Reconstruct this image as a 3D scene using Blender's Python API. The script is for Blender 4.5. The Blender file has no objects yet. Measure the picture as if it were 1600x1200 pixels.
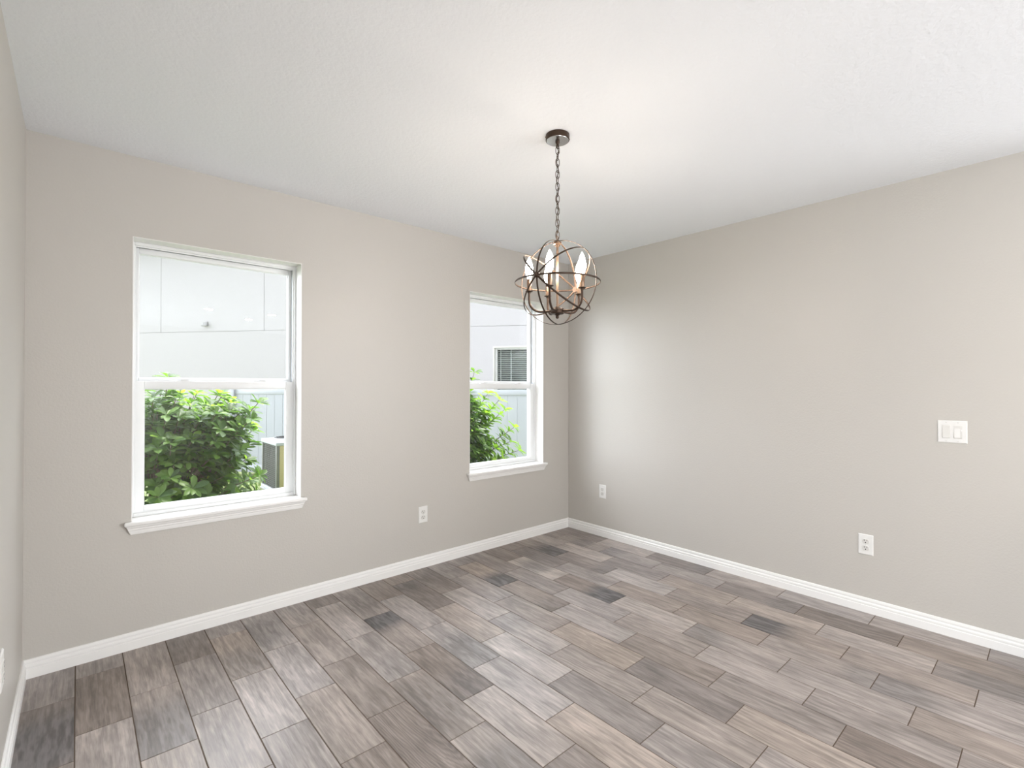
import bpy, bmesh, math, random
from mathutils import Vector, Matrix
R = math.radians
PI = math.pi
sc = bpy.context.scene
C = sc.collection

# ------------------------------------------------------------------ camera
cam_d = bpy.data.cameras.new('camera')
cam_d.sensor_width = 36.0
cam_d.lens = 763.84 / 1600 * 36.0
cam_d.clip_start = 0.02
cam = bpy.data.objects.new('camera', cam_d)
C.objects.link(cam)
_yaw, _pit, _rol = 0.84508, 0.005612, 0.0016565
_a = Vector((math.cos(_yaw) * math.cos(_pit), math.sin(_yaw) * math.cos(_pit), math.sin(_pit)))
_r = Vector((math.sin(_yaw), -math.cos(_yaw), 0))
_u = _r.cross(_a)
_r2 = _r * math.cos(_rol) + _u * math.sin(_rol)
_u2 = -_r * math.sin(_rol) + _u * math.cos(_rol)
cam.matrix_world = Matrix(((_r2.x, _u2.x, -_a.x, -3.41473), (_r2.y, _u2.y, -_a.y, -3.05791),
                           (_r2.z, _u2.z, -_a.z, 1.29807), (0, 0, 0, 1)))
sc.camera = cam

# ------------------------------------------------------------------ world, sun, fill lamps, exposure
w = bpy.data.worlds.new('world')
sc.world = w
w.use_nodes = True
bg = w.node_tree.nodes['Background']
bg.inputs[0].default_value = (0.88, 0.93, 1.0, 1)
# hazy bright sky, several times brighter on the sun's side (behind the house next door)
_tc = w.node_tree.nodes.new('ShaderNodeTexCoord')
_sx = w.node_tree.nodes.new('ShaderNodeSeparateXYZ')
_mr = w.node_tree.nodes.new('ShaderNodeMapRange')
_mr.inputs['From Min'].default_value = -0.2
_mr.inputs['From Max'].default_value = 0.7
_mr.inputs['To Min'].default_value = 1.0
_mr.inputs['To Max'].default_value = 9.0
w.node_tree.links.new(_tc.outputs['Generated'], _sx.inputs[0])
w.node_tree.links.new(_sx.outputs['Y'], _mr.inputs['Value'])
w.node_tree.links.new(_mr.outputs[0], bg.inputs[1])

def lamp(name, kind, loc, direction, power, color, **kw):
    d = bpy.data.lights.new(name, kind)
    d.energy = power
    d.color = color
    for k, v in kw.items():
        setattr(d, k, v)
    o = bpy.data.objects.new(name, d)
    C.objects.link(o)
    o.location = loc
    o.rotation_euler = Vector(direction).to_track_quat('-Z', 'Y').to_euler()
    return o

lamp('sun', 'SUN', (0, 0, 12), (-0.34, -0.12, -0.93), 4.3, (1.0, 0.95, 0.86), angle=R(0.6))
# fill area lamps added in unseen openings behind the camera to brighten the room
lamp('fill_lamp_left', 'AREA', (-3.60, -6.1, 1.15), (1, 0, 0.12), 105, (0.93, 0.965, 1.0), shape='RECTANGLE', size=3.0, size_y=2.0)
lamp('fill_lamp_rear', 'AREA', (1.95, -7.98, 1.15), (0, 1, 0.0), 185, (0.93, 0.965, 1.0), shape='RECTANGLE', size=2.9, size_y=2.2)

vs = sc.view_settings
vs.view_transform = 'Standard'
vs.look = 'None'
vs.exposure = 0.55
vs.gamma = 1.0
vs.use_curve_mapping = False

# ------------------------------------------------------------------ material helpers
def mat(name):
    m = bpy.data.materials.new(name)
    m.use_nodes = True
    nt = m.node_tree
    return m, nt, nt.nodes['Principled BSDF'], nt.nodes['Material Output']

def simple(name, col, rough=0.5, metal=0.0, spec=None, bump=None, coat=0.0):
    m, nt, b, out = mat(name)
    b.inputs['Base Color'].default_value = (*col, 1)
    b.inputs['Roughness'].default_value = rough
    b.inputs['Metallic'].default_value = metal
    if spec is not None:
        b.inputs['Specular IOR Level'].default_value = spec
    if coat:
        b.inputs['Coat Weight'].default_value = coat
    if bump:
        scale, strength, dist, detail = bump
        tc = nt.nodes.new('ShaderNodeTexCoord')
        n = nt.nodes.new('ShaderNodeTexNoise')
        n.inputs['Scale'].default_value = scale
        n.inputs['Detail'].default_value = detail
        n.inputs['Roughness'].default_value = 0.55
        bp = nt.nodes.new('ShaderNodeBump')
        bp.inputs['Strength'].default_value = strength
        bp.inputs['Distance'].default_value = dist
        nt.links.new(tc.outputs['Object'], n.inputs['Vector'])
        nt.links.new(n.outputs['Fac'], bp.inputs['Height'])
        nt.links.new(bp.outputs['Normal'], b.inputs['Normal'])
    return m

WALL_COL = (0.545, 0.518, 0.478)
M = {}
M['wall'] = simple('greige_wall_paint', WALL_COL, 0.42, spec=0.5, bump=(95, 0.22, 0.004, 2.5))
M['ceiling'] = simple('white_ceiling_texture', (0.905, 0.935, 0.97), 0.8, spec=0.2, bump=(60, 0.30, 0.006, 3.0))
M['trim'] = simple('white_trim_paint', (0.86, 0.85, 0.83), 0.35, spec=0.4)
M['vinyl'] = simple('white_window_vinyl', (0.84, 0.85, 0.85), 0.35, spec=0.4)
M['track'] = simple('window_track_grey', (0.50, 0.52, 0.54), 0.5)
M['plate'] = simple('white_plastic', (0.80, 0.79, 0.765), 0.3, spec=0.5)
M['rocker'] = simple('white_switch_plastic', (0.70, 0.685, 0.65), 0.3, spec=0.5)
M['slot'] = simple('dark_slot', (0.03, 0.03, 0.03), 0.6)
M['screw'] = simple('painted_screw', (0.70, 0.69, 0.66), 0.35, spec=0.5)
M['bronze'] = simple('oil_rubbed_bronze', (0.062, 0.040, 0.028), 0.40, metal=0.75)
M['bronze_light'] = simple('brushed_bronze', (0.24, 0.16, 0.11), 0.36, metal=0.8)
M['canopy_face'] = simple('polished_canopy_metal', (0.62, 0.62, 0.62), 0.22, metal=1.0)
M['cord'] = simple('brown_cord', (0.10, 0.075, 0.06), 0.6)
M['stucco'] = simple('white_house_stucco', (0.50, 0.48, 0.49), 0.85, spec=0.1, bump=(40, 0.25, 0.01, 3))
M['joint'] = simple('stucco_joint', (0.37,0.36,0.36), 0.8)
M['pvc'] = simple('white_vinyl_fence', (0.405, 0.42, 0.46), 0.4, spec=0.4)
M['roof'] = simple('roof_shingle', (0.22, 0.20, 0.19), 0.9, bump=(25, 0.4, 0.02, 3))
M['house_frame'] = simple('house_window_frame', (0.68,0.68,0.67), 0.5)
M['house_trim'] = simple('house_window_trim', (0.56,0.55,0.51), 0.7)
M['dark_room'] = simple('dark_interior', (0.05, 0.07, 0.06), 0.9)
M['blind'] = simple('white_blind_slat', (0.62,0.66,0.65), 0.5)
M['ac_top'] = simple('ac_grey_top', (0.36, 0.39, 0.42), 0.45, spec=0.4)
M['ac_grille'] = simple('ac_grille_bar', (0.13, 0.135, 0.12), 0.5)
M['ac_coil'] = simple('ac_coil_dark', (0.012, 0.013, 0.011), 0.7)
M['ac_panel'] = simple('ac_beige_panel_sunlit', (0.40, 0.35, 0.19), 0.5, spec=0.3)  # beige panel; yellow sunlight off the grass is put into the colour
M['concrete'] = simple('concrete_pad', (0.28, 0.275, 0.26), 0.9, bump=(60, 0.3, 0.005, 3))
M['paver'] = simple('grey_paver', (0.22, 0.21, 0.20), 0.9)
M['stem'] = simple('shrub_stem', (0.13, 0.10, 0.07), 0.8)
M['soffit'] = simple('soffit_white', (0.75, 0.75, 0.74), 0.7)

def emis(name, col, strength):
    m, nt, b, out = mat(name)
    b.inputs['Base Color'].default_value = (0.9, 0.9, 0.9, 1)
    b.inputs['Emission Color'].default_value = (*col, 1)
    b.inputs['Emission Strength'].default_value = strength
    return m
M['bulb'] = emis('lit_bulb', (1.0, 0.87, 0.74), 66.0)
M['can_lens'] = emis('lit_can_lens', (1.0, 0.89, 0.76), 190.0)

def glass_mat():
    m, nt, b, out = mat('window_glass')
    nt.nodes.remove(b)
    lw = nt.nodes.new('ShaderNodeLayerWeight')           # Schlick reflectance, the same from both faces of the pane
    lw.inputs['Blend'].default_value = 0.5
    pw = nt.nodes.new('ShaderNodeMath'); pw.operation = 'POWER'; pw.inputs[1].default_value = 5.0
    f = nt.nodes.new('ShaderNodeMath'); f.operation = 'MULTIPLY_ADD'; f.inputs[1].default_value = 0.96; f.inputs[2].default_value = 0.024
    nt.links.new(lw.outputs['Facing'], pw.inputs[0]); nt.links.new(pw.outputs[0], f.inputs[0])
    tr = nt.nodes.new('ShaderNodeBsdfTransparent')
    tr.inputs['Color'].default_value = (0.985, 0.988, 0.988, 1)
    gl = nt.nodes.new('ShaderNodeBsdfGlossy')
    gl.inputs['Roughness'].default_value = 0.0
    mx = nt.nodes.new('ShaderNodeMixShader')
    nt.links.new(f.outputs[0], mx.inputs[0])
    nt.links.new(tr.outputs[0], mx.inputs[1])
    nt.links.new(gl.outputs[0], mx.inputs[2])
    nt.links.new(mx.outputs[0], out.inputs['Surface'])
    return m
M['glass'] = glass_mat()

def leaf_mat():
    m, nt, b, out = mat('shrub_leaf')
    at = nt.nodes.new('ShaderNodeAttribute')
    at.attribute_name = 'tint'
    sep = nt.nodes.new('ShaderNodeSeparateColor')
    nt.links.new(at.outputs['Color'], sep.inputs[0])
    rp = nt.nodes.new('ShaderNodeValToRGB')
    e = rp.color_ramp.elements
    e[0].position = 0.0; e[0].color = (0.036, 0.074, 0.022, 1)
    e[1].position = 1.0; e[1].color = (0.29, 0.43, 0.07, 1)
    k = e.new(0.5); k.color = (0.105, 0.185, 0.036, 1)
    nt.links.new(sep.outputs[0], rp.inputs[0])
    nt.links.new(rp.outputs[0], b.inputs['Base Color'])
    b.inputs['Roughness'].default_value = 0.42
    b.inputs['Specular IOR Level'].default_value = 0.35
    tl = nt.nodes.new('ShaderNodeBsdfTranslucent')
    mixc = nt.nodes.new('ShaderNodeMix'); mixc.data_type = 'RGBA'; mixc.blend_type = 'MULTIPLY'
    mixc.inputs[0].default_value = 1.0
    nt.links.new(rp.outputs[0], mixc.inputs[6])
    mixc.inputs[7].default_value = (1.9, 2.3, 0.9, 1)
    nt.links.new(mixc.outputs[2], tl.inputs['Color'])
    mx = nt.nodes.new('ShaderNodeMixShader')
    mx.inputs[0].default_value = 0.38
    nt.links.new(b.outputs[0], mx.inputs[1])
    nt.links.new(tl.outputs[0], mx.inputs[2])
    nt.links.new(mx.outputs[0], out.inputs['Surface'])
    return m
M['leaf'] = leaf_mat()

def grass_mat(name, c0, c1):
    m, nt, b, out = mat(name)
    tc = nt.nodes.new('ShaderNodeTexCoord')
    n = nt.nodes.new('ShaderNodeTexNoise')
    n.inputs['Scale'].default_value = 7.0
    n.inputs['Detail'].default_value = 6
    rp = nt.nodes.new('ShaderNodeValToRGB')
    rp.color_ramp.elements[0].position = 0.35; rp.color_ramp.elements[0].color = (*c0, 1)
    rp.color_ramp.elements[1].position = 0.65; rp.color_ramp.elements[1].color = (*c1, 1)
    nt.links.new(tc.outputs['Object'], n.inputs['Vector'])
    nt.links.new(n.outputs['Fac'], rp.inputs[0])
    nt.links.new(rp.outputs[0], b.inputs['Base Color'])
    b.inputs['Roughness'].default_value = 0.8
    return m
M['lawn'] = grass_mat('lawn_soil', (0.10, 0.125, 0.045), (0.16, 0.20, 0.065))
M['grass'] = grass_mat('grass_blade', (0.15, 0.25, 0.04), (0.30, 0.42, 0.08))

def floor_mat():
    m, nt, b, out = mat('wood_look_tile')
    N, L = nt.nodes.new, nt.links.new
    def math_(op, a=None, bb=None, clamp=False):
        n = N('ShaderNodeMath'); n.operation = op; n.use_clamp = clamp
        for i, v in enumerate((a, bb)):
            if v is None: continue
            if isinstance(v, (int, float)): n.inputs[i].default_value = v
            else: L(v, n.inputs[i])
        return n.outputs[0]
    def mixc(fac, a, bb, blend='MIX'):
        n = N('ShaderNodeMix'); n.data_type = 'RGBA'; n.blend_type = blend
        for i, v in ((0, fac), (6, a), (7, bb)):
            if isinstance(v, (int, float)): n.inputs[i].default_value = v
            elif isinstance(v, tuple): n.inputs[i].default_value = (*v, 1)
            else: L(v, n.inputs[i])
        return n.outputs[2]
    a1 = N('ShaderNodeAttribute'); a1.attribute_name = 'tone'
    s1 = N('ShaderNodeSeparateColor'); L(a1.outputs['Color'], s1.inputs[0])
    tone, warm, seed = s1.outputs[0], s1.outputs[1], s1.outputs[2]
    a2 = N('ShaderNodeAttribute'); a2.attribute_name = 'patch'
    s2 = N('ShaderNodeSeparateColor'); L(a2.outputs['Color'], s2.inputs[0])
    pu, pr, ps = s2.outputs[0], s2.outputs[1], s2.outputs[2]
    uv = N('ShaderNodeUVMap'); uv.uv_map = 'plank'
    su = N('ShaderNodeSeparateXYZ'); L(uv.outputs[0], su.inputs[0])
    u, v = su.outputs[0], su.outputs[1]
    off = math_('MULTIPLY', seed, 57.0)
    def vec(su_, sv_):
        c = N('ShaderNodeCombineXYZ')
        L(math_('MULTIPLY', u, su_), c.inputs[0])
        L(math_('MULTIPLY', v, sv_), c.inputs[1])
        L(off, c.inputs[2])
        return c.outputs[0]
    def noise(vc, scale, detail, rough=0.55, dist=0.0):
        n = N('ShaderNodeTexNoise')
        n.inputs['Scale'].default_value = scale
        n.inputs['Detail'].default_value = detail
        n.inputs['Roughness'].default_value = rough
        n.inputs['Distortion'].default_value = dist
        L(vc, n.inputs['Vector'])
        return n.outputs['Fac']
    # u runs 0..1 along 469 mm, v 0..1 across 171 mm
    streak = noise(vec(1.1, 7.0), 1.6, 6, 0.6, 0.5)      # long soft streaks
    fine = noise(vec(7.0, 75.0), 1.0, 4, 0.7)            # fine grain
    blotch = noise(vec(1.6, 1.3), 1.5, 3, 0.5, 0.4)      # cloudy tone
    wv = N('ShaderNodeTexWave')                          # cathedral rings
    wv.wave_type = 'RINGS'; wv.rings_direction = 'SPHERICAL'
    wv.inputs['Scale'].default_value = 2.6
    wv.inputs['Distortion'].default_value = 7.0
    wv.inputs['Detail'].default_value = 2.5
    wv.inputs['Detail Scale'].default_value = 1.1
    L(vec(1.3, 2.6), wv.inputs['Vector'])
    base = mixc(tone, (0.125, 0.100, 0.090), (0.46, 0.415, 0.395))
    base = mixc(math_('MULTIPLY', warm, 0.75), base, mixc(tone, (0.14, 0.100, 0.076), (0.40, 0.318, 0.255)))
    def ctr(x, amt):   # centred multiplier 1 +- amt
        return math_('ADD', math_('MULTIPLY', math_('SUBTRACT', x, 0.5), amt), 1.0)
    mul = math_('MULTIPLY', ctr(streak, 1.35), ctr(fine, 0.75))
    mul = math_('MULTIPLY', mul, ctr(blotch, 0.7))
    mul = math_('MULTIPLY', mul, ctr(wv.outputs['Fac'], 0.26))
    cc = N('ShaderNodeCombineColor')
    for i in range(3): L(mul, cc.inputs[i])
    col = mixc(1.0, base, cc.outputs[0], 'MULTIPLY')
    # dark mineral patches and knots on some planks
    d = math_('ABSOLUTE', math_('SUBTRACT', u, pu))
    wob = math_('MULTIPLY', math_('SUBTRACT', noise(vec(3.0, 2.0), 1.3, 4), 0.5), 0.5)
    d = math_('ADD', math_('DIVIDE', d, math_('MAXIMUM', pr, 0.01)), wob)
    msk = math_('SUBTRACT', 1.0, math_('MULTIPLY', math_('SUBTRACT', d, 0.6), 1.6), True)
    msk = math_('MULTIPLY', msk, ps, True)
    dk = mixc(wv.outputs['Fac'], (0.055, 0.053, 0.056), (0.15, 0.148, 0.154))
    col = mixc(math_('MULTIPLY', msk, 0.85), col, dk)
    L(col, b.inputs['Base Color'])
    rr = math_('ADD', 0.30, math_('MULTIPLY', streak, 0.16))
    L(rr, b.inputs['Roughness'])
    b.inputs['Specular IOR Level'].default_value = 0.33
    bp = N('ShaderNodeBump'); bp.inputs['Strength'].default_value = 0.25; bp.inputs['Distance'].default_value = 0.0012
    L(fine, bp.inputs['Height']); L(bp.outputs[0], b.inputs['Normal'])
    return m
M['floor'] = floor_mat()
M['grout'] = simple('taupe_grout', (0.13, 0.095, 0.07), 0.9)

# ------------------------------------------------------------------ object helpers
ORG = {}
def link(name, me):
    o = bpy.data.objects.new(name, me)
    C.objects.link(o)
    return o
def thing(name, label, cat, loc, group=None, kind=None):
    o = link(name, None)
    o.empty_display_size = 0.05
    o.location = loc
    ORG[o.name] = Vector(loc)
    if label: o['label'] = label
    if cat: o['category'] = cat
    if group: o['group'] = group
    if kind: o['kind'] = kind
    return o
def obj(name, bm, m, parent=None, smooth=True, angle=35, origin=None):
    org = ORG[parent.name] if parent else Vector(origin or (0, 0, 0))
    bmesh.ops.translate(bm, verts=bm.verts, vec=-org)
    bmesh.ops.recalc_face_normals(bm, faces=bm.faces)
    me = bpy.data.meshes.new(name)
    bm.to_mesh(me)
    bm.free()
    for mm in (m if isinstance(m, (list, tuple)) else [m]):
        me.materials.append(M[mm])
    o = link(name, me)
    ORG[o.name] = org
    if parent: o.parent = parent
    else: o.location = org
    if smooth:
        for p in me.polygons: p.use_smooth = True
        me.set_sharp_from_angle(angle=R(angle))
    return o
def struct(name, bm, m, parent=None, **kw):
    o = obj(name, bm, m, parent, **kw)
    if not parent: o['kind'] = 'structure'
    return o
def tag(o, label=None, cat=None, group=None, kind=None):
    if label: o['label'] = label
    if cat: o['category'] = cat
    if group: o['group'] = group
    if kind: o['kind'] = kind
    return o
def box(bm, lo, hi, bevel=0.0, mtx=None, seg=2, mi=0):
    vs_ = [bm.verts.new((x, y, z)) for x in (lo[0], hi[0]) for y in (lo[1], hi[1]) for z in (lo[2], hi[2])]
    fs = [bm.faces.new([vs_[i] for i in q]) for q in ((0, 1, 3, 2), (4, 6, 7, 5), (0, 4, 5, 1), (2, 3, 7, 6), (0, 2, 6, 4), (1, 5, 7, 3))]
    for f in fs: f.material_index = mi
    geom = set(vs_)
    if bevel > 0:
        ed = list({e for f in fs for e in f.edges})
        r = bmesh.ops.bevel(bm, geom=ed, offset=bevel, segments=seg, affect='EDGES', profile=0.5)
        geom = {v for v in vs_ if v.is_valid} | set(r['verts'])
        for f in r['faces']: f.material_index = mi
    if mtx is not None:
        bmesh.ops.transform(bm, matrix=mtx, verts=list(geom))
    return list(geom)
def tube(bm, pts, r, n=10, closed=False, cap=True):
    pts = [Vector(p) for p in pts]
    k = len(pts)
    rad = r if isinstance(r, (list, tuple)) else [r] * k
    rings = []
    prev = None
    for i, p in enumerate(pts):
        if closed: t = (pts[(i + 1) % k] - pts[i - 1]).normalized()
        else: t = (pts[min(i + 1, k - 1)] - pts[max(i - 1, 0)]).normalized()
        if prev is None:
            s = t.orthogonal().normalized()
        else:
            s = (prev - t * prev.dot(t))
            s = s.normalized() if s.length > 1e-6 else t.orthogonal().normalized()
        prev = s
        q = t.cross(s)
        rings.append([bm.verts.new(p + (s * math.cos(2 * PI * j / n) + q * math.sin(2 * PI * j / n)) * rad[i]) for j in range(n)])
    m_ = k if closed else k - 1
    sh = 0
    if closed:  # best matching start between last and first ring
        sh = min(range(n), key=lambda h: (rings[0][h].co - rings[-1][0].co).length)
    for i in range(m_):
        a, b_ = rings[i], rings[(i + 1) % k]
        o_ = sh if (closed and i == k - 1) else 0
        for j in range(n):
            bm.faces.new((a[j], a[(j + 1) % n], b_[(j + 1 + o_) % n], b_[(j + o_) % n]))
    if cap and not closed:
        bm.faces.new(rings[0][::-1]); bm.faces.new(rings[-1])
def lathe(bm, prof, center=(0, 0, 0), n=32, mtx=None, mi=0):
    rings, allv = [], []
    for r, z in prof:
        if r < 1e-5:
            ring = [bm.verts.new((0, 0, z))]
        else:
            ring = [bm.verts.new((r * math.cos(2 * PI * j / n), r * math.sin(2 * PI * j / n), z)) for j in range(n)]
        rings.append(ring); allv += ring
    for a, b_ in zip(rings, rings[1:]):
        for j in range(n):
            j2 = (j + 1) % n
            if len(a) == 1 and len(b_) == 1: continue
            if len(a) == 1: f = bm.faces.new((a[0], b_[j], b_[j2]))
            elif len(b_) == 1: f = bm.faces.new((a[j], b_[0], a[j2]))
            else: f = bm.faces.new((a[j], b_[j], b_[j2], a[j2]))
            f.material_index = mi
    if len(rings[0]) > 1: bm.faces.new(rings[0]).material_index = mi
    if len(rings[-1]) > 1: bm.faces.new(rings[-1]).material_index = mi
    mm = Matrix.Translation(center) @ (mtx if mtx is not None else Matrix())
    bmesh.ops.transform(bm, matrix=mm, verts=allv)
def sphere(bm, c, r, n=20):
    lathe(bm, [(r * math.sin(PI * i / 12), -r * math.cos(PI * i / 12)) for i in range(13)], c, n)
def loft(bm, secs, close_ends=True):
    rings = [[bm.verts.new(p) for p in s] for s in secs]
    for a, b_ in zip(rings, rings[1:]):
        n = len(a)
        for j in range(n):
            bm.faces.new((a[j], a[(j + 1) % n], b_[(j + 1) % n], b_[j]))
    if close_ends:
        bm.faces.new(rings[0]); bm.faces.new(rings[-1])

# ------------------------------------------------------------------ the room
H, XL, YF, XR, YE = 2.44, -3.594, -8.0, 3.5, -3.45     # ceiling height, left wall, far rear wall, kitchen wall, end of right wall
ZG = -0.30                                           # outside ground
W1 = (-3.216, -2.405)
W2 = (-1.142, -0.332)
WZ0, WZ1 = 0.628, 2.041

# floor of bevelled planks, 1/3 offset, in one mesh
PW, PL = 0.1708, 0.469
dark = {(12, 1): (0.10, 0.30, 1.0), (3, 4): (0.12, 0.34, 0.95), (5, 1): (0.92, 0.40, 1.0), (3, 0): (0.85, 0.40, 0.9),
        (7, 0): (0.92, 0.36, 1.0), (20, 0): (0.62, 0.42, 0.75), (18, 1): (0.70, 0.45, 0.55), (11, 1): (0.80, 0.50, 0.5),
        (5, 0): (0.47, 0.25, 0.5), (13, 1): (0.80, 0.25, 0.30), (16, 0): (0.75, 0.30, 0.45), (1, 4): (0.5, 0.5, 0.35), (15, 0): (0.55, 0.35, 0.40)}
tones = {(12, 3): .85, (10, 2): .95, (9, 1): .85, (11, 2): .82, (11, 3): .9, (9, 2): .8, (8, 2): .75, (14, 2): .38, (8, 3): .32, (7, 3): .40, (8, 4): .70,
         (5, 4): .62, (6, 5): .45, (7, 4): .50, (1, 5): .45, (15, 0): .75, (15, 1): .80, (15, 2): .68, (13, 1): .7, (12, 1): .6, (14, 1): .5,
         (17, 1): .75, (16, 1): .85, (17, 0): .55, (18, 1): .65, (19, 1): .70, (19, 0): .35, (20, 0): .35, (3, 4): .55, (4, 3): .5, (5, 3): .6,
         (13, 2): .55, (13, 3): .6, (10, 1): .8, (10, 3): .5, (9, 3): .62, (9, 4): .62, (6, 2): .6, (6, 3): .55}
bm = bmesh.new()
uvl = bm.loops.layers.uv.new('plank')
t_l = bm.loops.layers.float_color.new('tone')
p_l = bm.loops.layers.float_color.new('patch')
rnd = random.Random(11)
G_, BV = 0.0016, 0.0026
for k in range(-21, 22):
    xa, xb = -0.0025 - PW * (k + 1), -0.0025 - PW * k
    s0 = (k % 3) * 0.1563
    for n in range(-1, 18):
        ya, yb = -(s0 + PL * (n + 1)), -(s0 + PL * n)
        tn = tones.get((k, n), rnd.uniform(0.30, 0.85))
        wm = min(1.0, max(0.0, rnd.gauss(0.30, 0.25)))
        sd = rnd.random()
        pt = dark.get((k, n))
        if pt is None:
            pt = (rnd.choice((0.05, 0.95, 0.5)), rnd.uniform(0.2, 0.4), rnd.uniform(0.2, 0.5)) if rnd.random() < 0.22 else (0.5, 0.01, 0.0)
        x0, x1 = max(xa, XL - .01), xb
        y0, y1 = max(ya, YF), min(yb, 0.01)
        if k >= 0: x1 = min(x1, 0.01)
        elif y1 > YE + 0.1: y1 = min(y1, YE + .1)
        if x1 - x0 < 0.01 or y1 - y0 < 0.01: continue
        def V(x, y, z): return bm.verts.new((x, y, z))
        o_ = [V(x0 + G_, y0 + G_, -.0022), V(x1 - G_, y0 + G_, -.0022), V(x1 - G_, y1 - G_, -.0022), V(x0 + G_, y1 - G_, -.0022)]
        i_ = [V(x0 + BV, y0 + BV, 0), V(x1 - BV, y0 + BV, 0), V(x1 - BV, y1 - BV, 0), V(x0 + BV, y1 - BV, 0)]
        fs = [bm.faces.new(i_)] + [bm.faces.new((o_[j], o_[(j + 1) % 4], i_[(j + 1) % 4], i_[j])) for j in range(4)]
        for f in fs:
            for lp in f.loops:
                co = lp.vert.co
                lp[uvl].uv = ((yb - co.y) / PL, (xb - co.x) / PW)
                lp[t_l] = (tn, wm, sd, 1)
                lp[p_l] = (*pt, 1)
gv = [bm.verts.new(p) for p in ((XL - .05, YF, -.0018), (XR, YF, -.0018), (XR, YE + .1, -.0018), (.05, YE + .1, -.0018), (.05, .05, -.0018), (XL - .05, .05, -.0018))]
bm.faces.new(gv).material_index = 1
gv = [bm.verts.new((v.co.x, v.co.y, -.15)) for v in gv]
bm.faces.new(gv).material_index = 1
floor = struct('floor', bm, ['floor', 'grout'], smooth=False)

bm = bmesh.new(); box(bm, (XL - .15, YF - .15, H), (XR + .15, .2, H + .12))
struct('ceiling', bm, 'ceiling', smooth=False)

# window wall with two openings
bm = bmesh.new()
xs = [XL - .15, W1[0], W1[1], W2[0], W2[1], 0.12]
for i in range(5):
    if i in (1, 3):
        box(bm, (xs[i], 0, ZG), (xs[i + 1], .2, WZ0 - .002)); box(bm, (xs[i], 0, WZ1), (xs[i + 1], .2, H + .1))
    else:
        box(bm, (xs[i], 0, ZG), (xs[i + 1], .2, H + .1))
bmesh.ops.remove_doubles(bm, verts=bm.verts, dist=1e-5)
struct('wall_back', bm, 'wall', smooth=False)
bm = bmesh.new(); box(bm, (0, YE, ZG), (.12, 0, H + .1), 0.004)
struct('wall_right', bm, 'wall', smooth=False)
bm = bmesh.new()                                        # left wall, opening added behind the camera for a fill lamp
box(bm, (XL - .15, -4.6, ZG), (XL, 0, H + .1)); box(bm, (XL - .15, YF - .15, ZG), (XL, -7.6, H + .1))
box(bm, (XL - .15, -7.6, 2.25), (XL, -4.6, H + .1)); box(bm, (XL - .15, -7.6, ZG), (XL, -4.6, .02))
struct('wall_left', bm, 'wall', smooth=False)
bm = bmesh.new()                                        # rear wall, unseen opening added for the other fill lamp
box(bm, (XL, YF - .15, ZG), (.5, YF, H + .1)); box(bm, (3.4, YF - .15, ZG), (XR + .15, YF, H + .1))
box(bm, (.5, YF - .15, 2.25), (3.4, YF, H + .1)); box(bm, (.5, YF - .15, ZG), (3.4, YF, .02))
struct('wall_front', bm, 'wall', smooth=False)
bm = bmesh.new()
box(bm, (XR, YF, ZG), (XR + .15, YE + .15, H + .1)); box(bm, (.12, YE, ZG), (XR, YE + .12, H + .1))
struct('wall_kitchen_side', bm, 'wall', smooth=False)

bm = bmesh.new(); box(bm, (-.26, -3.45, 0), (-.001, -3.30, 1.0), .003)   # unseen half wall, added to cast the slanting shadow on the right wall
struct('wall_shadow_caster', bm, 'wall', smooth=False)

# baseboards: one moulded profile run along each wall
HB = 0.0833
PROF = [(0, 0), (.0140, 0), (.0140, .040), (.0112, .0425), (.0112, .0475), (.0128, .050), (.0120, .056), (.0088, .060), (.0072, .0615), (.0072, .066), (.0086, .069), (.0084, .0760), (.0060, .0815), (.0035, HB), (0, HB)]
def baseboard(name, p0, p1, nrm, m0, m1):
    # p0->p1 along the wall foot, nrm into the room, m0/m1 = mitre sign at the ends
    p0, p1, nrm = Vector((*p0, 0)), Vector((*p1, 0)), Vector((*nrm, 0))
    t = (p1 - p0).normalized()
    bm = bmesh.new()
    loft(bm, [[p0 + nrm * d + t * d * m0 + Vector((0, 0, z)) for d, z in PROF], [p1 + nrm * d - t * d * m1 + Vector((0, 0, z)) for d, z in PROF]])
    return struct(name, bm, 'trim', angle=22)
baseboard('baseboard_back', (XL, 0), (0, 0), (0, -1), 1, 1)
baseboard('baseboard_right', (0, 0), (0, YE), (-1, 0), 1, 0)
baseboard('baseboard_left', (XL, -4.6), (XL, 0), (1, 0), 0, 1)

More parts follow.
